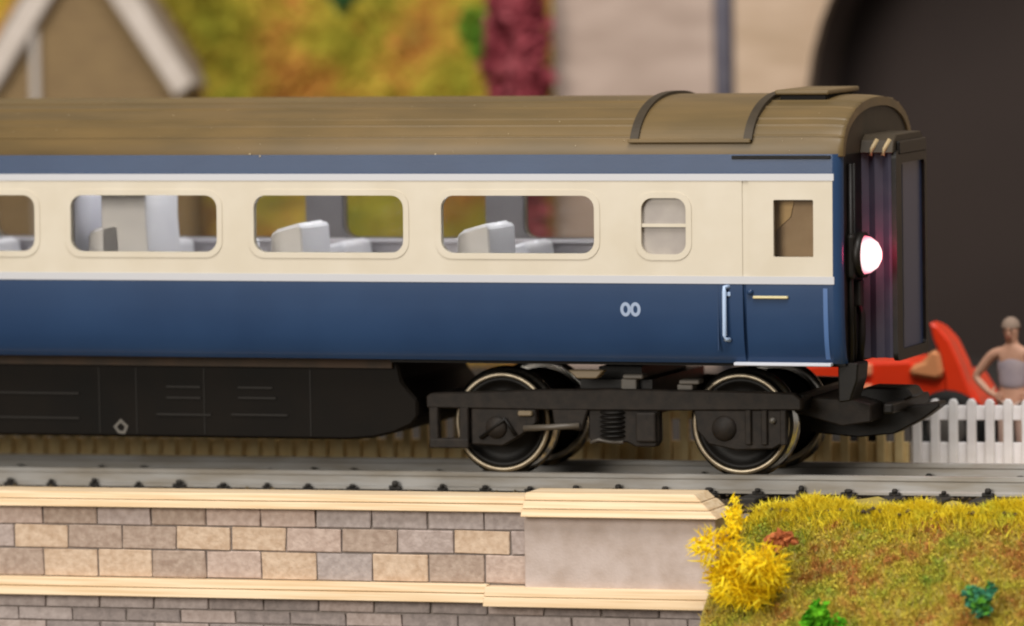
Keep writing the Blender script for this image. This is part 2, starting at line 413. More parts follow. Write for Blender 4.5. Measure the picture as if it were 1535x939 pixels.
def side_sheet(zs, x0, x1, out=0, th=TH):
    """a solid strip of body side between heights zs, for x0..x1"""
    def f(far):
        g = MB()
        Y = (lambda z, o: yb(z) - o) if not far else (lambda z, o: 36 - yb(z) + o)
        ring = [(Y(z, out), z) for z in zs] + [(Y(z, -th), z) for z in reversed(zs)]
        g.prism(ring, x0, x1, 'x'); return g
    return f
def warp(g, far, out=0.):
    for v in g.bm.verts:
        d = v.co.y; v.co.y = (yb(v.co.z) + d - out) if not far else (36 - yb(v.co.z) - d + out)
    return g
WX = [-55.25 - 26.79 * k for k in range(5)]
wins = [rrect(x, x + 21.5, 29.8, 37.5, 1.7) for x in WX]
toil = rrect(-27.3, -21.1, 29.75, 37.2, 1.5)
dwin = rrect(-9.2, -3.8, 29.5, 36.95, .12, 1)
fine_z = [p[0] for p in PROF if p[0] < 25.9] + [26.2]
for far in (False, True):
    side_sheet(fine_z[:-1] + [25.95], XL, -13.45)(far).build('lower_side_panel', BLUE, co)
    side_sheet([25.95, 26.95], XL, -1.0, out=.1)(far).build('waist_stripe', STRIPE, co)
    side_sheet([40.35, 40.62], XL, XR)(far).build('cantrail_panel', BLUE, co)
    side_sheet([39.45, 40.35], XL, -1.0, out=.1)(far).build('upper_stripe', STRIPE, co)
    side_sheet([40.62, 41.7, 42.9], XL, XR)(far).build('cantrail_panel', BLUE, co)
    g = MB(); g.prism([(XL, 26.95), (XL, 39.45), (-13.45, 39.45), (-13.45, 26.95)], 0, TH, holes=wins + [toil])
    band = warp(g, far).build('window_band', CREAM, co)
    band.data.materials.append(GREY)
    for k, x in enumerate(WX):
        g = MB(); g.prism(rrect(x - .75, x + 22.25, 29.05, 38.25, 2.3), -.12, 0.01, holes=[rrect(x + .03, x + 21.47, 29.83, 37.47, 1.68)])
        fr = warp(g, far).build('window_frame', CREAM, co)
        g = MB(); g.prism(rrect(x - .1, x + 21.6, 29.7, 37.6, 1.8), .55, .75); warp(g, far).build('pane', GLASS, fr)
    g = MB(); g.prism(rrect(-28.05, -20.35, 29.0, 37.95, 2.2), -.12, .01, holes=[rrect(-27.27, -21.13, 29.78, 37.17, 1.48)])
    tf = warp(g, far).build('toilet_window_frame', CREAM, co)
    g = MB(); g.box(-27.4, -21.0, .1, .5, 33.35, 33.8); warp(g, far).build('window_bar', CREAM, tf)
    FROST = mat('frosted_glass', '8d8580', .3, c2='a09890', scale=.2)
    for z0, z1 in ((29.7, 33.5), (33.6, 37.3)):
        g = MB(); g.box(-27.5, -20.9, .6, .8, z0, z1); warp(g, far).build('pane', FROST, tf)
    # door: set behind a narrow joint, two colours with the stripes
    side_sheet(fine_z[:-1] + [25.95], -12.95, XR)(far).build('door', BLUE, co)
    g = MB(); g.prism([(-12.55, 26.95), (-12.55, 39.45), (XR, 39.45), (XR, 26.95)], 0, TH, holes=[dwin])
    dr = warp(g, far).build('door', CREAM, co)
    g = MB(); g.box(-13.45, -12.55, .14, .9, 26.85, 39.45); warp(g, far).build('door_post', CREAM, co)
    g = MB(); g.box(-13.45, -12.95, .16, .9, 15.5, 25.95); warp(g, far).build('door_post', BLUE, co)
    g = MB(); g.box(-9.4, -3.6, .5, .7, 29.3, 37.1); warp(g, far).build('pane', GLASS, dr)
    g = MB(); g.box(-12.4, -2.0, 2.0, 2.4, 27.5, 39.0); warp(g, far).build('vestibule_panel', mat('vestibule_brown', 'c2a684', .7, c2='b09472', scale=.2), co)
    g = MB(); g.prism([(-9.9, 39.0), (-6.4, 39.0), (-7.4, 34.6), (-9.9, 32.4)], 1.85, 1.99); warp(g, far).build('vestibule_panel', mat('vestibule_tan', 'd8b682', .7), co)
    # rounded corner post at the coach end
    zs = fine_z + [29, 34, 40.4, 42.9]
    grid = []
    for z in zs:
        row = []
        for k in range(7):
            a = R(15 * k); yy = yb(z) + 1.2 - 1.2 * math.cos(a)
            row.append((-1.2 + 1.2 * math.sin(a), yy if not far else 36 - yy, z))
        grid.append(row)
    g = MB(); g.sheet(grid); g.build('corner_post', BLUE, co)
# raised seams, rails, steps of the near door
LT = mat('pale_blue_edge', '7f9cc4', .35)
side_sheet([z for z in fine_z if 16 < z < 26], -2.5, -1.9, out=.12, th=.1)(False).build('door_beading', mat('coach_blue_edge', '4a6a9c', .3), co)
HR = mat('handrail_pale', 'aac0e0', .35)
g = MB(); g.tube([(-15.35, .1, 25.6), (-15.75, -.55, 25.5), (-15.8, -.6, 25.0), (-15.8, -.55, 19.2), (-15.75, -.5, 18.7), (-15.35, .15, 18.6)], .3, 8); hr = g.build('handrail', HR, co)
g = MB(); g.box(-16.0, -15.1, -.2, .2, 24.3, 24.9, .1); g.build('handrail_bracket', HR, hr)
g = MB(); g.box(-16.9, -16.75, -.05, .2, 17.2, 26.1); g.build('panel_beading', BLUE, co)
g = MB(); g.box(-12.0, -7.2, -.42, .1, 24.05, 24.42, .1); hd = g.build('door_handle', mat('brass_handle', 'cfc49a', .35, metal=.4), co)
g = MB(); g.lathe([(0, -.3), (.38, -.3), (.38, .3), (0, .3)], (-12.4, -.1, 24.9), 'y', 12); g.build('door_lock', BLUE, hd)
g = MB(); g.box(-14.9, -1.7, .35, 1.6, 15.2, 15.62, .06); g.build('footstep', mat('step_pale', 'c4c8d4', .4), co)
g = MB(); g.box(-15, -.2, 2.0, 34, 15.2, 15.6); g.build('sole_plate', BLACK, co)
MARK = mat('lettering_white', '93a3be', .5)
for dx in (-.68, .68):
    g = MB(); o_ = [(-28.9 + dx + .72 * math.cos(a), 22.5 + .95 * math.sin(a)) for a in [2 * math.pi * k / 20 for k in range(20)]]
    i_ = [(-28.9 + dx + .3 * math.cos(a), 22.5 + .5 * math.sin(a)) for a in [2 * math.pi * k / 20 for k in range(20)]]
    g.prism(o_, -.03, .08, holes=[i_]); warp(g, False).build('painted_mark', MARK, co)

# roof
def roof_pt(a, grow=0.):
    """a: 0 near eave .. pi far eave"""
    n = 2.25; ca, sa = math.cos(a), math.sin(a)
    y = 18 - (17.5 + grow) * math.copysign(abs(ca) ** (2 / n), ca); z = 42.75 + (7.3 + grow) * abs(sa) ** (2 / n)
    return y, z
NA = 300
def roof_ring(grow=0., ribs=True, a0=0, a1=math.pi, n=NA):
    out = []
    for k in range(n + 1):
        a = a0 + (a1 - a0) * k / n; d = R(1)
        gr = grow
        if ribs:
            da = min(a, math.pi - a)
            for rb in (.30, .52, .66, .95, 1.15): gr += .16 * math.exp(-((da - rb) / .016) ** 2)
        out.append(roof_pt(a, gr))
    return out
ring = roof_ring()
lip = [(ring[0][0] - .05, 42.55)] ; lip2 = [(ring[-1][0] + .05, 42.55)]
prof = lip + ring + lip2 + [(34.6, 42.55)] + [roof_pt(math.pi - math.pi * k / 30, -1.2) for k in range(1, 30)] + [(1.4, 42.55)]
g = MB()
t = bmesh.new()
xs = [XL, -60, -28, -12, -3.2, -1.6, -.6, .2]
rows = []
for x in xs:
    d = 0 if x < -3 else (x + 3.2) ** 2 * .075
    rows.append([t.verts.new((x, 18 + (p[0] - 18) * (1 - d * .018), 42.55 + (p[1] - 42.55) * (1 - d * .05))) for p in prof])
n = len(prof)
for i in range(len(rows) - 1):
    for k in range(n): t.faces.new([rows[i][k], rows[i + 1][k], rows[i + 1][(k + 1) % n], rows[i][(k + 1) % n]]).smooth = True
t.faces.new(rows[0]); t.faces.new(rows[-1][::-1])
g._merge(t); roof = g.build('roof', ROOF, co)
g = MB(); g.box(XL, -14.8, -.02 + .55, .9, 42.45, 42.6); g.build('gutter', ROOFD, roof)
g = MB(); g.box(-14.8, -1.4, .2, 1.2, 42.25, 42.72, .08); g.build('gutter', BLACK, roof)
# hatch: arched panel with two bands and a ledge
def arch_band(x0, x1, g0, g1, a0, a1, name, m_, par, n=40):
    g = MB(); o_ = roof_ring(g1, False, a0, a1, n); i_ = roof_ring(g0, False, a0, a1, n)
    g.prism(o_ + i_[::-1], x0, x1, 'x'); return g.build(name, m_, par)
A0 = .20; A1 = math.pi - .20
hp = arch_band(-28.2, -12.6, -.3, .22, A0, A1, 'roof_hatch', ROOF, co)
arch_band(-28.75, -27.6, -.3, .62, A0 + .02, A1 - .02, 'hatch_band', ROOFD, hp)
arch_band(-13.2, -12.05, -.3, .62, A0 + .02, A1 - .02, 'hatch_band', ROOFD, hp)
y_, z_ = roof_pt(A0, .3)
g = MB(); g.box(-29.0, -12.2, y_ - .45, y_ + 1.2, z_ - .15, z_ + .38, .1); g.build('hatch_ledge', ROOF, hp)
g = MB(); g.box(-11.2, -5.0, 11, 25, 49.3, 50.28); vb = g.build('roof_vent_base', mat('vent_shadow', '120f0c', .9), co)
g = MB(); g.box(-11.8, -4.4, 10.4, 25.6, 50.28, 50.95, .22); g.build('roof_vent', ROOF, co)
# dust on the roof and ledges
vv, ff = [], []
for i in range(90):
    a_ = rnd.uniform(.03, 1.3); y__, z__ = roof_pt(a_, .08); stone_at(rnd.uniform(-125, -2), y__, z__, rnd.uniform(.03, .09))
for q in ((-82.5, .35, 43.0, .2), (-81.0, .3, 42.75, .16), (-56, .5, 42.95, .15)): stone_at(*q)
stuff(raw('dust', vv, ff, mat('pale_dust', 'cdbd9c', .9), co, ORG[co]))
# coach end
EBLK = mat('end_black', '100e0c', .45, spec=.25, c2='1c1815', scale=.4)
zs = fine_z + [29, 34, 40.4, 42.7]
poly = [(yb(z) + 1.2, z) for z in zs] + [(36 - yb(z) - 1.2, z) for z in reversed(zs)]
g = MB(); g.prism(poly, -1.6, -.02, 'x'); g.build('end_wall', EBLK, co)
ec = [roof_pt(math.pi * k / 40, -1.0) for k in range(41)]
g = MB(); g.prism([(p[0], max(42.6, p[1] - .15)) for p in ec], -1.0, -.1, 'x'); g.build('end_dome', ROOFD, co)
for y, r in ((3.2, .35), (4.9, .22), (33, .35)):
    g = MB(); g.tube([(.35, y, 14), (.35, y, 24), (.35, y + .3, 41.5)], r, 8); g.build('end_pipe', EBLK, co)
g = MB(); g.tube([(.5, 6.6, 15), (.9, 6.4, 19), (.8, 6.8, 21.5), (.3, 6.9, 23)], .5, 8); g.build('jumper_hose', EBLK, co)
# gangway
gy0, gy1 = 10.2, 25.6
g = MB()
pl = [(-.2, gy0 + .6)] + [(-.1 + .95 * k, gy0 + (.55 if k % 2 else 0)) for k in range(0, 5)] + [(4.1, gy0 + .2), (4.1, gy1 - .2)] + [(-.1 + .95 * k, gy1 - (.55 if k % 2 else 0)) for k in range(4, -1, -1)] + [(-.2, gy1 - .6)]
g.prism(pl, 15.6, 42.6, 'z'); gw = g.build('gangway', BELLOWS, co)
g = MB()
o_ = rrect(gy0 - .15, gy1 + .15, 15.2, 42.9, 1.0); i_ = rrect(gy0 + 2.6, gy1 - 1.0, 16.6, 41.2, .6)
g.prism(o_, 4.1, 4.75, 'x', holes=[i_]); g.build('gangway_faceplate', EBLK, gw)
g = MB(); g.box(3.9, 4.3, gy0 + 2.4, gy1 - .8, 16.4, 41.4); g.build('gangway_door', GBLUE, gw)
g = MB(); g.box(4.3, 4.6, gy0 + 3.6, gy0 + 4.1, 16.8, 41.0); g.build('door_beading', BELLOWS, gw)
hoodp = [(gy0 - .5, 42.6), (gy0 + .2, 44.2), (gy0 + 1.6, 45.0), (gy1 - 1.6, 45.0), (gy1 - .2, 44.2), (gy1 + .5, 42.6), (gy1 - .6, 42.6), (gy0 + .6, 42.6)]
g = MB(); g.prism(hoodp, -.1, 4.4, 'x', bev=.12); hoo = g.build('gangway_hood', ROOFD, gw)
LIT = mat('hood_rib', 'b09a74', .5)
for x in (1.3, 3.0):
    g = MB(); g.tube([(x, gy0 - .45, 42.3), (x + .25, gy0 - .3, 43.1), (x + .8, gy0 + .35, 44.35)], .32, 8); g.build('hood_strap', LIT, hoo)
g = MB(); g.box(4.35, 4.9, gy0 + 1.2, gy1 - .4, 42.3, 44.1, .2); g.build('rubber_seal', EBLK, hoo)
# tail lamp
def lamp_mat(name, c, stops, size):
    """a bright diode behind a cloudy red lens: hottest in the middle of the lens"""
    M = bpy.data.materials.new(name); M.use_nodes = True; nt = M.node_tree; b = nt.nodes['Principled BSDF']
    g_ = nt.nodes.new('ShaderNodeNewGeometry'); d = nt.nodes.new('ShaderNodeVectorMath'); d.operation = 'DISTANCE'; d.inputs[1].default_value = [q * S for q in c]
    nt.links.new(g_.outputs['Position'], d.inputs[0])
    mr = nt.nodes.new('ShaderNodeMapRange'); mr.inputs['From Max'].default_value = size * S; nt.links.new(d.outputs['Value'], mr.inputs['Value'])
    r = nt.nodes.new('ShaderNodeValToRGB')
    while len(r.color_ramp.elements) < len(stops): r.color_ramp.elements.new(.5)
    for e, (p, q) in zip(r.color_ramp.elements, stops): e.position = p; e.color = (*q, 1)
    nt.links.new(mr.outputs['Result'], r.inputs['Fac']); nt.links.new(r.outputs['Color'], b.inputs['Emission Color'])
    b.inputs['Emission Strength'].default_value = 1.6; b.inputs['Base Color'].default_value = (.3, .02, .04, 1); b.inputs['Roughness'].default_value = .3
    return M
LC = (3.0, 4.4, 29.5)
LENS = lamp_mat('tail_lamp_lens', LC, [(0, (1, .93, .9)), (.44, (1, .85, .82)), (.60, (.95, .4, .46)), (.74, (.6, .04, .11)), (1, (.16, .005, .03))], 4.0)
g = MB(); g.box(-.1, 1.0, 2.4, 8.6, 26.4, 32.4, .5); tl = g.build('tail_lamp_housing', EBLK, co)
g = MB(); g.lathe([(2.6, .9), (3.0, .9), (3.0, -.2), (2.6, -.2)], (.9, 5.4, 29.5), 'x', 32); g.build('lamp_rim', EBLK, tl)
g = MB(); g.lathe([(0, 3.0), (.9, 2.85), (1.7, 2.4), (2.35, 1.5), (2.6, .5), (2.6, -.2)], (.9, 5.4, 29.5), 'x', 40); g.build('lamp_lens', LENS, tl)
pl_ = bpy.data.lights.new('tail_lamp_light', 'POINT'); pl_.energy = .002; pl_.color = (1, .06, .16); pl_.shadow_soft_size = .001
po = bpy.data.objects.new('tail_lamp_light', pl_); col.objects.link(po); po.location = Vector((4.6, 5.2, 29.4)) * S
g = MB(); g.box(-.1, 1.3, 4.6, 6.2, 22.8, 26.2, .2); g.build('lamp_bracket', EBLK, tl)
# inside
g = MB(); g.box(XL, -1.8, 1.6, 34.4, 16.4, 17.2); g.build('floor', FLOOR, co)
g = MB(); g.box(XL, -1.8, 1.2, 34.8, 41.6, 42.2); g.build('ceiling', GREY, co)
for x in (-19.6, -29.4):
    g = MB(); g.box(x, x + .7, 1.2, 34.8, 17.2, 41.6); g.build('partition', GREY, co)
lin_h = [rrect(x, x + 21.5, 29.8, 37.5, 1.7) for x in WX]
g = MB(); g.prism([(XL, 17.2), (XL, 41.6), (-29.5, 41.6), (-29.5, 17.2)], 33.6, 34.4, holes=[rrect(x + .1, x + 21.4, 29.9, 37.4, 1.6) for x in WX]); g.build('interior_lining', GREY, co)
def seat(name, X, y0, y1, top):
    p_ = [(-7.0, 17.2), (-7.0, 21.4), (-6.5, 22.0), (-4.6, 22.0), (-4.2, top - 1.6), (-3.8, top - 1.1), (-.4, top - .2), (.3, top - .5), (.9, 22.0), (1.2, 17.2)]
    g = MB(); g.prism([(X + a, b) for a, b in p_], y0, y1, bev=.25); o = g.build(name, SEAT, co, org=(X, y0, 17.2)); out = [o]
    for d in (.5, 5.6):
        g = MB(); g.prism([(X - 4.3, top - 4), (X - 3.9, top - .9), (X - .2, top + .1), (X + .5, top - 4)], y0 + d, y0 + d + 4.5, bev=.4); out.append(g.build('headrest', SEAT, o, org=(X, y0 + d, top - 4)))
    return out
near = far_ = None; X0 = -50.4
for k in range(4):
    X = X0 - 26.79 * k
    for y0, y1, top in ((4.6, 15.2, 33.4), (21.0, 31.6, 30.0)):
        src = near if top > 31 else far_
        if src is None:
            src = seat('seat', X, y0, y1, top)
            if top > 31: near = src
            else: far_ = src
        else:
            o = again(src[0], co, (X - X0, 0, 0))
            for h in src[1:]: again(h, o, (X - X0, 0, 0))
    g = MB(); g.box(X + 9.4, X + 17.6, 5.1, 15.2, 24.8, 25.3, .1); tb = g.build('table', mat('table_grey', 'b8b6b8', .5), co)
    g = MB(); g.box(X + 13, X + 14, 9.6, 10.6, 17.2, 24.8); g.build('table_leg', GREY, tb)
    g = MB(); g.box(X - 9.6, X - 7.4, 3.4, 9.0, 24, 31.2, .4); g.build('seat_arm', SEAT, co)
LED = emit_mat('cool_led_strip', (.94, .96, 1.0), 13.0)
for y in (9.0, 25.4):
    g = MB(); g.box(-160, -32, y, y + 1.6, 41.25, 41.58); g.build('light_strip', LED, co)
g = MB(); g.box(XL, -30, 33.1, 33.6, 17.2, 29.6, .1); g.box(XL, -30, 32.2, 33.6, 29.2, 29.75, .1); g.build('interior_dado', mat('dado_pale', 'c4c0c4', .6), co)
# tall draught screen by the seats of the third window
g = MB(); g.prism([(-106.2, 17.2), (-106.2, 41.5), (-99.6, 41.5), (-99.6, 34), (-98.6, 17.2)], 4.6, 16.2, bev=.2); g.build('draught_screen', SEAT, co)
g = MB(); g.box(-111.2, -109.6, 3.2, 15, 17.2, 41.5, .15); g.build('draught_screen', SEAT, co)

# underframe skirt
up_ = [(XL, 14.9), (XL, 3.9), (-70.5, 4.2), (-67, 4.5), (-64, 5.2), (-61.5, 6.3), (-60.6, 7.4), (-60.6, 9.6), (-62.8, 12.2), (-63.4, 14.9)]
g = MB(); g.prism(up_, 4.6, 31.4, bev=.35); uf = g.build('underframe_skirt', UNDER, co)
g = MB(); g.box(XL, -64, 4.0, 32.6, 14.0, 15.5); g.build('sole_bar', DIRT, co)
g = MB(); g.box(-64, -1.2, 3.4, 32.6, 14.9, 15.5); g.build('sole_bar', BLACK, co)
RIB = mat('skirt_rib', '1a1714', .5, spec=.2)
for (x, z, l_) in ((-122, 10.0, 12), (-122, 6.6, 12), (-97, 11.1, 5), (-97, 9.6, 5), (-98.5, 7.3, 8), (-86.5, 11.1, 5), (-86.5, 9.7, 5.5), (-87.5, 7.4, 8.2)):
    g = MB(); g.box(x, x + l_, 4.38, 4.7, z - .14, z + .14); g.build('skirt_rib', RIB, uf)
for x in (-107, -101.5, -91.5, -76):
    g = MB(); g.box(x - .08, x + .08, 4.5, 4.7, 4.6, 13.6); g.build('skirt_seam', RIB, uf)
g = MB()
o_ = [(-103.9, 6.6), (-105.0, 5.5), (-104.3, 4.6), (-103.3, 4.5), (-102.8, 5.6)]; c_ = (-103.9, 5.4)
g.prism(o_, 4.5, 4.62, holes=[[(c_[0] + (p[0] - c_[0]) * .55, c_[1] + (p[1] - c_[1]) * .55) for p in o_]]); g.build('painted_mark', mat('dull_white_mark', '57534d', .6), uf)

# bogie
def bx(name, m_, par, *a, **k):
    g = MB(); g.box(*a, **k); return g.build(name, m_, par, sh=True)
g = MB()
beam = [(-59.3, 9.0), (-59.3, 10.6), (-58.6, 11.0), (-52, 11.2), (-44, 11.5), (-33, 11.7), (-22, 11.5), (-14, 11.4), (-8, 11.2), (-7.0, 10.4), (-7.0, 9.0), (-26.6, 8.8), (-41, 8.8)]
g.prism(beam, 4.4, 6.2, bev=.18); bo = g.build('bogie', BOGIE, co, sh=True)
g = MB(); g.prism(beam, 29.8, 31.6, bev=.18); g.build('far_side_frame', BOGIE, bo, sh=True)
bx('bolster', BLACK, bo, -38, -28, 6.2, 29.8, 8, 12.8)
bx('end_beam', BLACK, bo, -59, -57.6, 6.2, 29.8, 8.8, 10.8)
bx('end_beam', BLACK, bo, -8.6, -7.2, 6.2, 29.8, 8.8, 10.8)
bx('pivot_plate', BLACK, bo, -36, -30, 8, 28, 12.8, 14.4)
for x in (-58.9, -54.6): bx('hanger', BOGIE, bo, x, x + 1.3, 4.2, 5.6, 4.2, 9.1, bev=.15)
bx('hanger_foot', BOGIE, bo, -58.9, -53.3, 4.1, 5.8, 3.6, 4.9, bev=.2)
g = MB(); g.prism([(-53.0, 9), (-43.8, 9), (-43.8, 7.0), (-46.2, 5.2), (-48.6, 3.9), (-53.0, 4.1)], 4.5, 6.0, bev=.2); ax = g.build('axle_box', BOGIE, bo, sh=True)
g = MB(); g.lathe([(0, -.7), (1.3, -.6), (1.6, 0), (1.6, .8)], (-49.4, 4.6, 6.4), 'y', 20); g.build('axle_cap', BOGIE, bo, sh=True)
g = MB(); g.tube([(-51.6, 4.2, 5.0), (-48.0, 4.0, 7.6), (-46.6, 4.1, 5.4)], .28, 8); g.build('brake_link', BLACK, bo, sh=True)
g = MB(); g.box(-46.2, -44.2, 3.9, 4.6, 8.0, 8.7, .15); g.build('bolt_plate', mat('worn_plate', '6c5e48', .5), bo, sh=True)
g = MB(); g.tube([(-45.4, 4.2, 6.35), (-41.4, 4.1, 6.55), (-37.6, 4.3, 6.75)], .42, 10); g.build('traction_rod', mat('rod_grey', '4f483f', .45), bo, sh=True)
g = MB(); g.prism([(-41.6, 9), (-41.2, 6.4), (-37.4, 6.0), (-36.4, 9)], 4.4, 5.8, bev=.2); g.build('bracket', BOGIE, bo, sh=True)
g = MB(); g.prism([(-36.6, 9), (-36.6, 4.8), (-35.6, 4.4), (-31.2, 4.5), (-30.0, 3.9), (-27.3, 3.9), (-26.8, 4.6), (-26.8, 9)], 5.0, 6.8, bev=.2); g.build('spring_plank', BOGIE, bo, sh=True)
for i, x in enumerate((-34.2,)):
    g = MB()
    for k in range(6): g.lathe([(1.5, -.22), (1.9, 0), (1.5, .22), (1.2, 0), (1.5, -.22)], (x + 1.0, 5.4, 5.4 + .62 * k), 'z', 18)
    g.build('coil_spring', BLACK, bo, sh=True)
g = MB(); g.box(-29.8, -27.0, 4.2, 5.4, 4.6, 8.6, .25); g.build('damper', BOGIE, bo, sh=True)
g = MB(); g.tube([(-36.2, 4.6, 4.5), (-35.0, 4.4, 4.9), (-33.4, 4.5, 4.6), (-31.6, 4.5, 4.55)], .24, 8); g.build('brake_rod', mat('rod_dark', '4c4741', .5), bo, sh=True)
g = MB(); g.prism([(-21.8, 9), (-21.4, 6.2), (-19.8, 4.4), (-16, 3.6), (-11.0, 3.8), (-9.2, 4.8), (-9.0, 9)], 4.6, 6.0, bev=.2); g.build('axle_box', BOGIE, bo, sh=True)
for x in (-14.6, -12.4, -9.8): bx('hanger', BOGIE, bo, x, x + .8, 4.1, 5.0, 4.4, 9.0, bev=.12)
g = MB(); g.lathe([(0, -.7), (1.4, -.6), (1.8, 0), (1.8, .8)], (-17.6, 4.7, 6.5), 'y', 20); g.build('axle_cap', BOGIE, bo, sh=True)
g = MB(); g.lathe([(0, -.3), (.4, -.25), (.45, .2)], (-10.9, 4.4, 7.6), 'y', 12); g.build('bolt_head', mat('bolt_grey', '4c4842', .4), bo, sh=True)
for x, h in ((-32.0, 13.6), (-24.2, 12.9)):
    g = MB(); g.box(x, x + 2.2, 5.0, 7, 11.5, h - .6, .2); g.box(x + .4, x + 3.2, 4.6, 7, h - .6, h, .15); g.build('side_bearer', mat('bearer_grey', '55504a', .55), bo, sh=True)
g = MB(); g.prism([(-38.6, 14.3), (-33.6, 14.3), (-34.6, 13.2), (-37.4, 13.2)], 2.6, 4.4, bev=.15); g.build('jacking_pad', mat('worn_plate', '6c5e48', .5), bo, sh=True)
TYREP = [(5.55, -.05), (6.55, -.05), (6.72, .12), (6.85, 1.75)]
for X in (-49.93, -16.43):
    for side in (0, 1):
        yo = 8.35 if side == 0 else 27.65; sg = 1 if side == 0 else -1
        c = (X, yo, 6.78)
        g = MB(); g.lathe([(0, sg * .3), (2.0, sg * .2), (4.2, sg * .75), (5.3, sg * .6), (5.5, sg * .25), (6.12, sg * .2), (6.12, sg * 2.6), (0, sg * 2.6)], c, 'y', 56); g.build('wheel', BLACK, bo, sh=True)
        g = MB(); g.lathe([(6.1, sg * .75), (6.1, sg * .05), (6.25, -sg * .05), (6.55, -sg * .05), (6.72, sg * .12)], c, 'y', 64); g.build('wheel_rim', STEEL, bo, sh=True)
        g = MB(); g.lathe([(6.70, sg * .14), (6.80, sg * 1.7)], c, 'y', 64); g.build('tyre', BLACK, bo, sh=True)
        g = MB(); g.lathe([(6.80, sg * 1.7), (7.1, sg * 1.9), (7.5, sg * 2.1), (7.5, sg * 2.55), (6.6, sg * 2.6), (5.6, sg * 2.6)], c, 'y', 64); g.build('flange', BRIGHT, bo, sh=True)
    g = MB(); g.tube([(X, 6.0, 6.78), (X, 30.0, 6.78)], .9, 12); g.build('axle', BLACK, bo, sh=True)
# coupling
g = MB(); g.prism([(-9, 9.4), (-9, 5.0), (-2.5, 4.4), (2.5, 4.9), (6.4, 6.9), (8.8, 8.6), (8.6, 9.2), (2.5, 8.2), (-1, 9.2)], 16.0, 20.0, bev=.2); cp = g.build('coupling', BLACK, bo, sh=True)
bx('coupling_bar', BLACK, bo, 3.0, 4.4, 8.5, 27.5, 8.2, 9.6, bev=.3)
g = MB(); g.prism([(-2.4, 8.0), (-2.4, 10.6), (-1.0, 11.2), (4.6, 11.1), (5.4, 10.0), (3.4, 9.0)], 15.0, 21.0, bev=.25); g.build('coupling_hook', BLACK, bo, sh=True)
g = MB(); g.prism([(-9.5, 8.2), (-9.5, 10.4), (-1.2, 10.0), (1.0, 9.4), (1, 7.0), (-3, 6.4)], 10, 26, bev=.2); g.build('coupling_mount', BOGIE, bo, sh=True)
g = MB(); g.prism([(-1.4, 15.5), (1.4, 15.5), (1.2, 13.2), (.2, 10.5), (-1.4, 10.3)], 2.6, 7.6, bev=.2); g.build('buffer_beam', BLACK, co)

# ------------------------------------------------------------------ picket fence
FENCE_SHADE = mat('fence_warm_shade', 'f2dca6', .7, c2='e6cc92', scale=.5)  # warm shade on the white fence under the coach, painted in as tan
FY = 45.0
def fz(x): return .0095 * (x - 4)
def fence(label, x_hi, x_lo, material):
    fn = thing('picket_fence', label, 'fence', ((x_hi + x_lo) / 2, FY, -4)); pk = None; px = 0
    x = x_hi
    while x > x_lo:
        if pk is None:
            g = MB(); g.prism([(x - .62, -4.2), (x - .62, 6.75), (x - .3, 7.25), (x + .3, 7.25), (x + .62, 6.75), (x + .62, -4.2)], FY - .8, FY, bev=.1); pk = g.build('picket', material, fn, org=(x, FY, -4.2)); px = x
            ORG[pk].z += fz(x); pk.location.z += fz(x) * S
        else: again(pk, fn, (x - px, 0, fz(x) - fz(px)))
        x -= 2.58
    for z0, z1 in ((4.3, 6.3), (-2.2, 1.2)):
        g = MB(); g.box(x + 1.4, x_hi + 1.2, FY + .02, FY + .7, z0, z1, .08)
        for v in g.bm.verts: v.co.z += fz(v.co.x)
        g.build('fence_rail', material, fn)
    return x
xe = fence('white picket fence in front of the standing person', 39.3, -3.0, FENCEW)
fence('white picket fence under the coach behind the track, its warm shade painted tan', xe, -150, FENCE_SHADE)

# ------------------------------------------------------------------ red vehicle behind the fence
RED = mat('bright_red_paint', 'f0401a', .35, c2='e83816', scale=.1)
ORNG = mat('faded_orange_red', 'f59a70', .45)
TAN = mat('tan_seat', 'd8905e', .7)
TYR = mat('tyre_black', '12110f', .8)
vh = thing('open_vehicle', 'small bright red open vehicle with tan seat and curved upright back behind the fence', 'vehicle', (-10, 74, -4))
g = MB(); g.prism([(-26, 5), (-26, 8.6), (-24.8, 9.8), (-20, 10.2), (-9, 10.6), (-8.0, 9.0), (-4, 8.6), (-1.4, 8.8), (1.0, 5.0), (1.4, 2.6), (-2, 1.6), (-24, 1.6)], 68, 80, bev=.5); g.build('body', RED, vh)
g = MB(); g.prism([(-6.2, 16.2), (-4.9, 15.6), (-3.2, 13.6), (-1.7, 10.4), (-.6, 7.4), (.6, 4.6), (-3.8, 4.6), (-4.0, 8.2), (-4.6, 11.4), (-5.6, 13.6)], 67.2, 71, bev=.35); g.build('curved_guard', RED, vh)
g = MB(); g.prism([(-6.2, 15.8), (-4.9, 15.2), (-3.2, 13.4), (-1.7, 10.3), (-.6, 7.4), (.6, 4.6), (-3.8, 4.6), (-4.0, 8.2), (-4.6, 11.4), (-5.6, 13.6)], 71.3, 73.2, bev=.35); g.build('curved_guard', RED, vh)
g = MB(); g.prism([(-9.2, 8.4), (-9.0, 9.8), (-6.8, 10.6), (-6.0, 12.2), (-4.6, 12.0), (-4.0, 8.6), (-4.8, 7.8)], 66.9, 77, bev=.6); g.build('seat', TAN, vh)
for z in (9.2, 6.3): g = MB(); g.box(-17.6, -14.6, 67.2, 68.2, z - .9, z + .9, .4); g.build('side_panel', ORNG, vh)
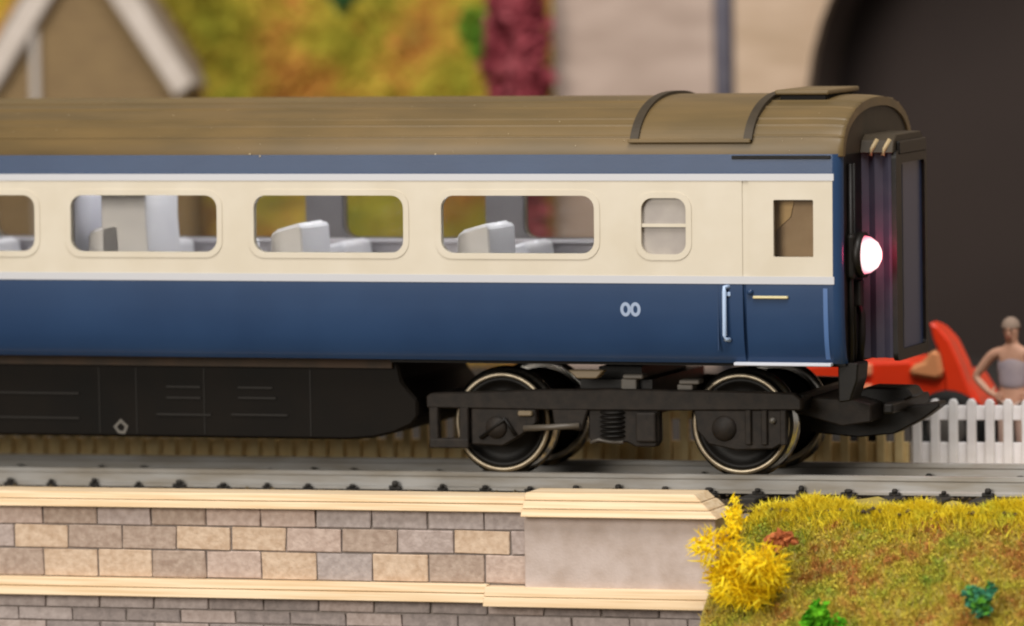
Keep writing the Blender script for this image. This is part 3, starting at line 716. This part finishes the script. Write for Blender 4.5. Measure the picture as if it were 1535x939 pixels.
for X, r in ((-3.4, 5.4), (-20.5, 4.0)):
    for y in (66.2, 81):
        g = MB(); g.lathe([(0, 0), (r * .55, 0), (r * .6, -.5), (r * .92, -.5), (r, .2), (r, 2.4), (r * .9, 2.9), (0, 2.9)], (X, y, r - 4.3), 'y', 32); wh = g.build('wheel', TYR, vh)
        g = MB(); g.lathe([(0, -.6), (r * .3, -.55), (r * .52, -.2)], (X, y, r - 4.3), 'y', 20); g.build('hub', mat('hub_grey', '5a5652', .5), wh)

# ------------------------------------------------------------------ person
SKIN = mat('painted_skin', 'd2a288', .6, c2='c6967c', scale=.5)
def skinned(name, verts, edges, radii, material, parent, sub=2, root=0):
    me = bpy.data.meshes.new('tmp'); me.from_pydata(verts, edges, [])
    o = bpy.data.objects.new('tmp', me); col.objects.link(o)
    o.modifiers.new('s', 'SKIN'); sd = o.modifiers.new('u', 'SUBSURF'); sd.levels = sub; sd.render_levels = sub
    for i, v in enumerate(me.skin_vertices[0].data):
        r = radii[i]; v.radius = (r, r) if not isinstance(r, tuple) else r
        v.use_root = (i == root)
    dg = bpy.context.evaluated_depsgraph_get(); dg.update()
    em = bpy.data.meshes.new_from_object(o.evaluated_get(dg))
    bpy.data.objects.remove(o); bpy.data.meshes.remove(me)
    org = ORG[parent]
    for v in em.vertices: v.co = (v.co - org) * S
    em.materials.clear(); em.materials.append(material); em.name = name
    em.polygons.foreach_set('use_smooth', [True] * len(em.polygons))
    return link(name, em, parent, org)
pX, pY, pG = 7.6, 61.0, -4.0
pe = thing('person', 'person in a grey sleeveless top standing with hands on hips behind the white fence', 'person', (pX, pY, pG))
V, E_, RA = [], [], []
def ad(p, r, par=None):
    V.append((pX + p[0] * (1.22 if p[2] > 9 and p[2] < 17.2 else 1), pY + p[1], pG + p[2])); RA.append(r)
    if par is not None: E_.append((par, len(V) - 1))
    return len(V) - 1
pel = ad((0, 0, 10.6), (2.1, 1.3)); wa = ad((0, 0, 12.6), (1.9, 1.15), pel); chs = ad((0, .1, 15.0), (2.4, 1.25), wa); tops = ad((0, 0, 16.7), (1.2, .9), chs)
nk = ad((-.05, -.1, 17.7), .62, tops); hd0 = ad((-.2, -.25, 18.7), (1.05, 1.15), nk); hd1 = ad((-.25, -.3, 20.0), (1.2, 1.3), hd0); ad((-.25, -.2, 20.9), (.75, .85), hd1)
ad((-.28, -1.55, 19.3), .22, hd0)   # nose
for s_ in (-1, 1):
    hp_ = ad((s_ * 1.0, 0, 9.6), 1.15, pel); kn = ad((s_ * 1.25, -.25, 5.4), .8, hp_); an = ad((s_ * 1.35, .1, 1.0), .5, kn); ad((s_ * 1.5, -1.6, .45), .42, an)
    sh_ = ad((s_ * 2.4, 0, 16.2), .85, tops); el = ad((s_ * 4.6, .4, 12.9), .62, sh_); wr = ad((s_ * 2.75, -.7, 10.9), .48, el)
    hn = ad((s_ * 2.15, -1.05, 10.5), (.55, .3), wr)
    for f in range(4):
        k1 = ad((s_ * (1.6 - .05 * f), -1.35 - .02 * f, 10.85 - .3 * f), .17, hn); ad((s_ * (.95 + .08 * f), -1.4, 10.7 - .33 * f), .14, k1)
    th_ = ad((s_ * 2.3, -.7, 11.2), .18, hn); ad((s_ * 2.0, -.45, 11.6), .15, th_)
body = skinned('body', V, E_, RA, SKIN, pe)
def shell(name, zr, grow, material, ylim=99):
    """clothing grown from the torso and legs"""
    V2, E2, R2 = [], [], []
    return None
VEST = mat('grey_vest', 'b5a6a8', .8, c2='a2969e', scale=.4)
Vv = [(pX, pY, pG + 10.9), (pX, pY, pG + 12.6), (pX, pY + .1, pG + 15.0), (pX, pY, pG + 16.3)]
skinned('vest', Vv, [(0, 1), (1, 2), (2, 3)], [(2.3, 1.5), (2.15, 1.35), (2.75, 1.5), (2.0, 1.1)], VEST, pe)
TRO = mat('pale_pink_trousers', 'cdae9e', .8)
Vt = [(pX, pY, pG + 11.0)]; Et = []; Rt = [(2.4, 1.55)]
for s_ in (-1, 1):
    k = len(Vt); Vt += [(pX + s_ * 1.0, pY, pG + 9.6), (pX + s_ * 1.25, pY - .25, pG + 5.4), (pX + s_ * 1.35, pY + .1, pG + 1.2)]; Rt += [1.35, 1.02, .8]; Et += [(0, k), (k, k + 1), (k + 1, k + 2)]
skinned('trousers', Vt, Et, Rt, TRO, pe)
g = MB(); hh = []
for i in range(7):
    a = R(90 * i / 6); g_ = []
    for k in range(17):
        b = 2 * math.pi * k / 16; q = max(.12, math.sin(a)) if True else 0
        g_.append((pX - .25 + 1.33 * math.sin(a) * math.cos(b), pY - .12 + 1.5 * math.sin(a) * math.sin(b) + .12, pG + 20.0 + 1.45 * math.cos(a) - (.5 if (math.sin(b) > .1 and i > 4) else 0)))
    hh.append(g_)
g.sheet(hh); g.build('hair', mat('grey_brown_hair', '9c8676', .8), pe)
for s_ in (-1, 1):
    g = MB(); g.lathe([(0, -.12), (.17, -.05), (.17, .05)], (pX - .25 + s_ * .45, pY - 1.62, pG + 19.75), 'y', 8); g.build('eye', mat('eye_dark', '2a211c', .4), pe)
g = MB(); g.box(pX - .65, pX + .15, pY - 1.55, pY - 1.2, pG + 18.55, pG + 18.72, .05); g.build('mouth', mat('lip', '9c5a4c', .6), pe)

# ------------------------------------------------------------------ stone retaining wall
wl = thing('stone_wall', 'stone retaining wall with pale board copings and plain end pier below the track', 'wall', (-70, -10, -34))
def stone(n_, a, b): return mat(n_, a, .92, c2=b, scale=1.1, detail=7, bump=.6, bscale=2.2, lo=.3, hi=.7)
BC = {'m': stone('stone_mauve', 'b9aaa4', '9e8e87'), 't': stone('stone_tan', 'd2bba4', 'b89d84'), 'b': stone('stone_brown', 'b5a294', '988375'),
      'p': stone('stone_pink', 'c6b2a6', 'ac968a'), 'g': stone('stone_grey', 'b6aaa6', '9a8e8a'), 'd': stone('stone_dark', 'a09490', '857b78')}
PL = -39.7
g = MB(); g.box(-150, PL + .5, -11.72, -7.5, -34, -2.9); g.build('mortar', MORTAR, wl, sh=True)
cols1 = 'ggggppbmbpmgm'; cols2 = 'mtmbpttbbtmbt'; cols3 = 'pbtgtpbttbmtb'
protos = {}
def brick(x0, x1, z0, z1, yf, c):
    j = .12
    key = (round(x1 - x0, 2), round(z1 - z0, 2), c, yf, rnd.randint(0, 2))
    zc = .007 * ((x0 + x1) / 2 + 16); jit = rnd.uniform(0, .12)
    if key in protos:
        p, ox, oz, oj = protos[key]; again(p, wl, (x0 - ox, oj - jit, (z0 + zc) - oz)); return
    g = MB(); bv = rnd.uniform(.08, .13)
    g.box(x0 + j, x1 - j, yf - jit, yf + 1.6, z0 + j * .8 + zc, z1 - j * .8 + zc, bv)
    for v in g.bm.verts: v.co += Vector((rnd.uniform(-.09, .09), rnd.uniform(-.04, .04), rnd.uniform(-.07, .07)))
    p = g.build('brick', BC[c], wl, org=(x0, yf, z0 + zc)); protos[key] = (p, x0, z0 + zc, jit)
    ORG[p] = Vector((x0, yf, z0 + zc))
for z0, z1, first, cs in ((-5.6, -3.05, 5.85, cols1), (-8.8, -5.6, 2.25, cols2), (-12.6, -8.8, 5.85, cols3)):
    x1 = PL; wd = first
    for k in range(14):
        brick(x1 - wd, x1, z0, z1, -12, cs[k % len(cs)]); x1 -= wd; wd = 7.87
for r_, (z0, z1) in enumerate(((-16.75, -14.9), (-18.55, -16.75), (-20.35, -18.55), (-22.15, -20.35), (-24, -22.15))):
    x1 = -14.6; wd = 3.2 if r_ % 2 else 7.0
    for k in range(16):
        brick(x1 - wd, x1, z0, z1, -12.3, 'gdgdmgddgmdgdg'[(k * 3 + r_ * 5) % 14]); x1 -= wd; wd = 7.87
g = MB(); g.box(-150, -14.8, -12.05, -8, -34, -14.8); g.build('mortar', MORTAR, wl, sh=True)
PIER = mat('pier_stone', 'c0b1aa', .85, c2='b09f95', scale=.35, detail=7, bump=.25, bscale=3)
g = MB(); g.box(PL, -13.6, -13.0, -6.6, -14.2, -3.4, .1); g.build('pier', PIER, wl, sh=True)
def coping(name, x0, x1, yf, yb_, z0, z1, ch_f, ch_r, layers=2):
    h = (z1 - z0) / layers
    for k in range(layers):
        a, b = z0 + h * k, z0 + h * (k + 1) - .07
        f0 = ch_f * k / layers; f1 = ch_f * (k + .55) / layers; q0 = ch_r * k / layers; q1 = ch_r * (k + .8) / layers
        g = MB(); t = bmesh.new()
        lo = [(x0, yf + f0), (x1 - q0, yf + f0), (x1 - q0, yb_), (x0, yb_)]; hi = [(x0, yf + f1), (x1 - q1, yf + f1), (x1 - q1, yb_), (x0, yb_)]
        A = [t.verts.new((x, y, a)) for x, y in lo]; B = [t.verts.new((x, y, b)) for x, y in hi]
        t.faces.new(A[::-1]); t.faces.new(B)
        for i in range(4): t.faces.new([A[i], A[(i + 1) % 4], B[(i + 1) % 4], B[i]])
        bmesh.ops.bevel(t, geom=list(t.edges), offset=.1, segments=1, affect='EDGES', profile=.5)
        g._merge(t); o = g.build(name, WOOD, wl, sh=True)
        if k: g = MB(); g.box(x0 + .3, x1 - q0 - .5, yf + f0 + .3, yb_ - .2, a - .12, a + .02); g.build('board_joint', WOODD, o, sh=True)
coping('coping', -150, PL - .02, -13.3, -7.0, -3.05, -1.0, 1.3, 0)
coping('pier_coping', PL, -12.9, -14.6, -6.4, -3.5, -.45, 2.6, 4.0, 3)
coping('string_course', -150, -45.0, -14.0, -11.0, -14.95, -12.55, 1.2, 0)
coping('string_course', -44.98, -12.6, -14.9, -10.5, -15.3, -12.75, 1.2, 2.2)
# ------------------------------------------------------------------ grass bank and plants
def bank_z(x, y):
    t_ = (-y - 3.0) / 24.0
    base_ = -3.2 - 17.5 * max(0, t_) ** 1.05 if t_ > 0 else -3.2 + .02 * (y + 3)
    return base_ + .007 * (x + 16) + .4 * math.sin(x * .9 + 2 * math.sin(y * .5)) * math.sin(y * .8 + x * .35) + .6 * math.sin(x * .33 + y * .2) * math.sin(y * .41 + x * .12) - (max(0, -8 - x) * .25 if x < -8 else 0)
GR = ramp_mat('static_grass', [(.30, '6e9434'), (.39, '9ca43c'), (.47, 'bcb03e'), (.55, 'c2a648'), (.62, 'b87a42'), (.72, '9c8c50')], scale=.17, fine=.7, fine_amt=.34)
GRT = ramp_mat('yellow_static_grass', [(.32, 'cac244'), (.45, 'ecd83a'), (.56, 'f2de3c'), (.68, 'd8da54')], scale=.2, fine=1.1)
g = MB(); g.sheet([[(x, y, bank_z(x, y)) for y in [4 - 2 * k for k in range(24)]] for x in [-14 + 2.5 * k for k in range(36)]])
structure(g.build('grass_bank', mat('bank_earth', 'a89848', .95, c2='94843e', scale=.3)))
def blades(n, f, ln, wd, rr):
    vv, ff = [], []
    for i in range(n):
        x, y = f(rr); z = bank_z(x, y)
        a = rr.uniform(0, 6.28); l_ = ln * rr.uniform(.55, 1.2); tx, ty = rr.gauss(0, .42), rr.gauss(-.28, .38)
        d = Vector((tx, ty, 1)).normalized() * l_; s_ = Vector((math.cos(a), math.sin(a), 0)) * wd * rr.uniform(.7, 1.3)
        m_ = Vector((x, y, z - .1)) + d * .55; e_ = m_ + (d * .45 + Vector((tx, ty, -.35)) * l_ * .25)
        k = len(vv); vv += [(x - s_.x, y - s_.y, z - .1), (x + s_.x, y + s_.y, z - .1), tuple(m_ + s_ * .8), tuple(m_ - s_ * .8), tuple(e_)]
        ff += [(k, k + 1, k + 2, k + 3), (k + 3, k + 2, k + 4)]
    return vv, ff
rr = random.Random(3)
vv, ff = [], []
for i in range(26000):
    x, y = rr.uniform(-13.5, 46), rr.uniform(-27, -4.5); z = bank_z(x, y) + rr.uniform(0, .9)
    s_ = rr.uniform(.09, .24); u = Vector((rr.gauss(0, 1), rr.gauss(0, 1), rr.gauss(0, 1))).normalized() * s_; v = u.orthogonal().normalized() * s_ * .8
    p = Vector((x, y, z)); k = len(vv); vv += [tuple(p - u), tuple(p + v), tuple(p + u), tuple(p - v)]; ff.append((k, k + 1, k + 2, k + 3))
stuff(tag(raw('bank_moss', vv, ff, GR), 'crumbly olive, yellow and orange moss flock lying between the bank grass', 'moss'))
vv, ff = blades(22000, lambda q: (q.uniform(-13.5, 46), q.uniform(-27, -4.5)), 1.5, .075, rr)
stuff(tag(raw('bank_grass', vv, ff, GR), 'olive and brown static grass on the bank beside the wall', 'grass'))
vv, ff = blades(12000, lambda q: (q.uniform(-11.5, 46), -2.9 - abs(q.gauss(0, 1.7))), 2.0, .085, rr)
stuff(tag(raw('yellow_grass', vv, ff, GRT), 'bright yellow-green grass along the top edge of the bank', 'grass'))
YEL = ramp_mat('yellow_flower_foam', [(.36, 'e0b812'), (.48, 'f8d614'), (.6, 'fae43a')], scale=.5, fine=2.0)
bush('yellow_shrub', 'bright yellow flowering shrub at the end of the stone wall', 'shrub', (-8.2, -19.5, -10.8), 7.0, 3.6, 5.0, 3200, .5, YEL, BARK, spiky=3.4, seed=31)
bush('yellow_sprig', 'small upright yellow sprig between the pier and the grass bank', 'shrub', (-10.4, -16, -3.9), 2.0, 1.6, 2.4, 260, .6, YEL, BARK, spiky=2.0, seed=22)
bush('red_brown_tuft', 'small rust red tuft beside the yellow shrub', 'plant', (-4.4, -15.5, -6.0), 2.1, 1.6, 1.7, 380, .42, ramp_mat('rust_flock', [(.4, '9c5430'), (.6, 'c87c4c')], scale=.6), BARK, seed=23)
bush('green_tuft', 'bright green tuft low on the grass bank', 'plant', (3.6, -24.5, -14.8), 2.0, 1.8, 2.9, 600, .42, ramp_mat('leaf_green_flock', [(.4, '3e8c14'), (.6, '6cba24')], scale=.6), BARK, seed=24)
TE = ramp_mat('teal_green_flock', [(.4, '2e6a4c'), (.52, '3c7a5e'), (.62, '5a9a2c')], scale=.5)
bush('teal_green_tuft', 'round teal green tuft alone on the grass bank', 'plant', (23.6, -21.5, -12.0), 2.4, 2.0, 2.2, 600, .42, TE, BARK, seed=25)
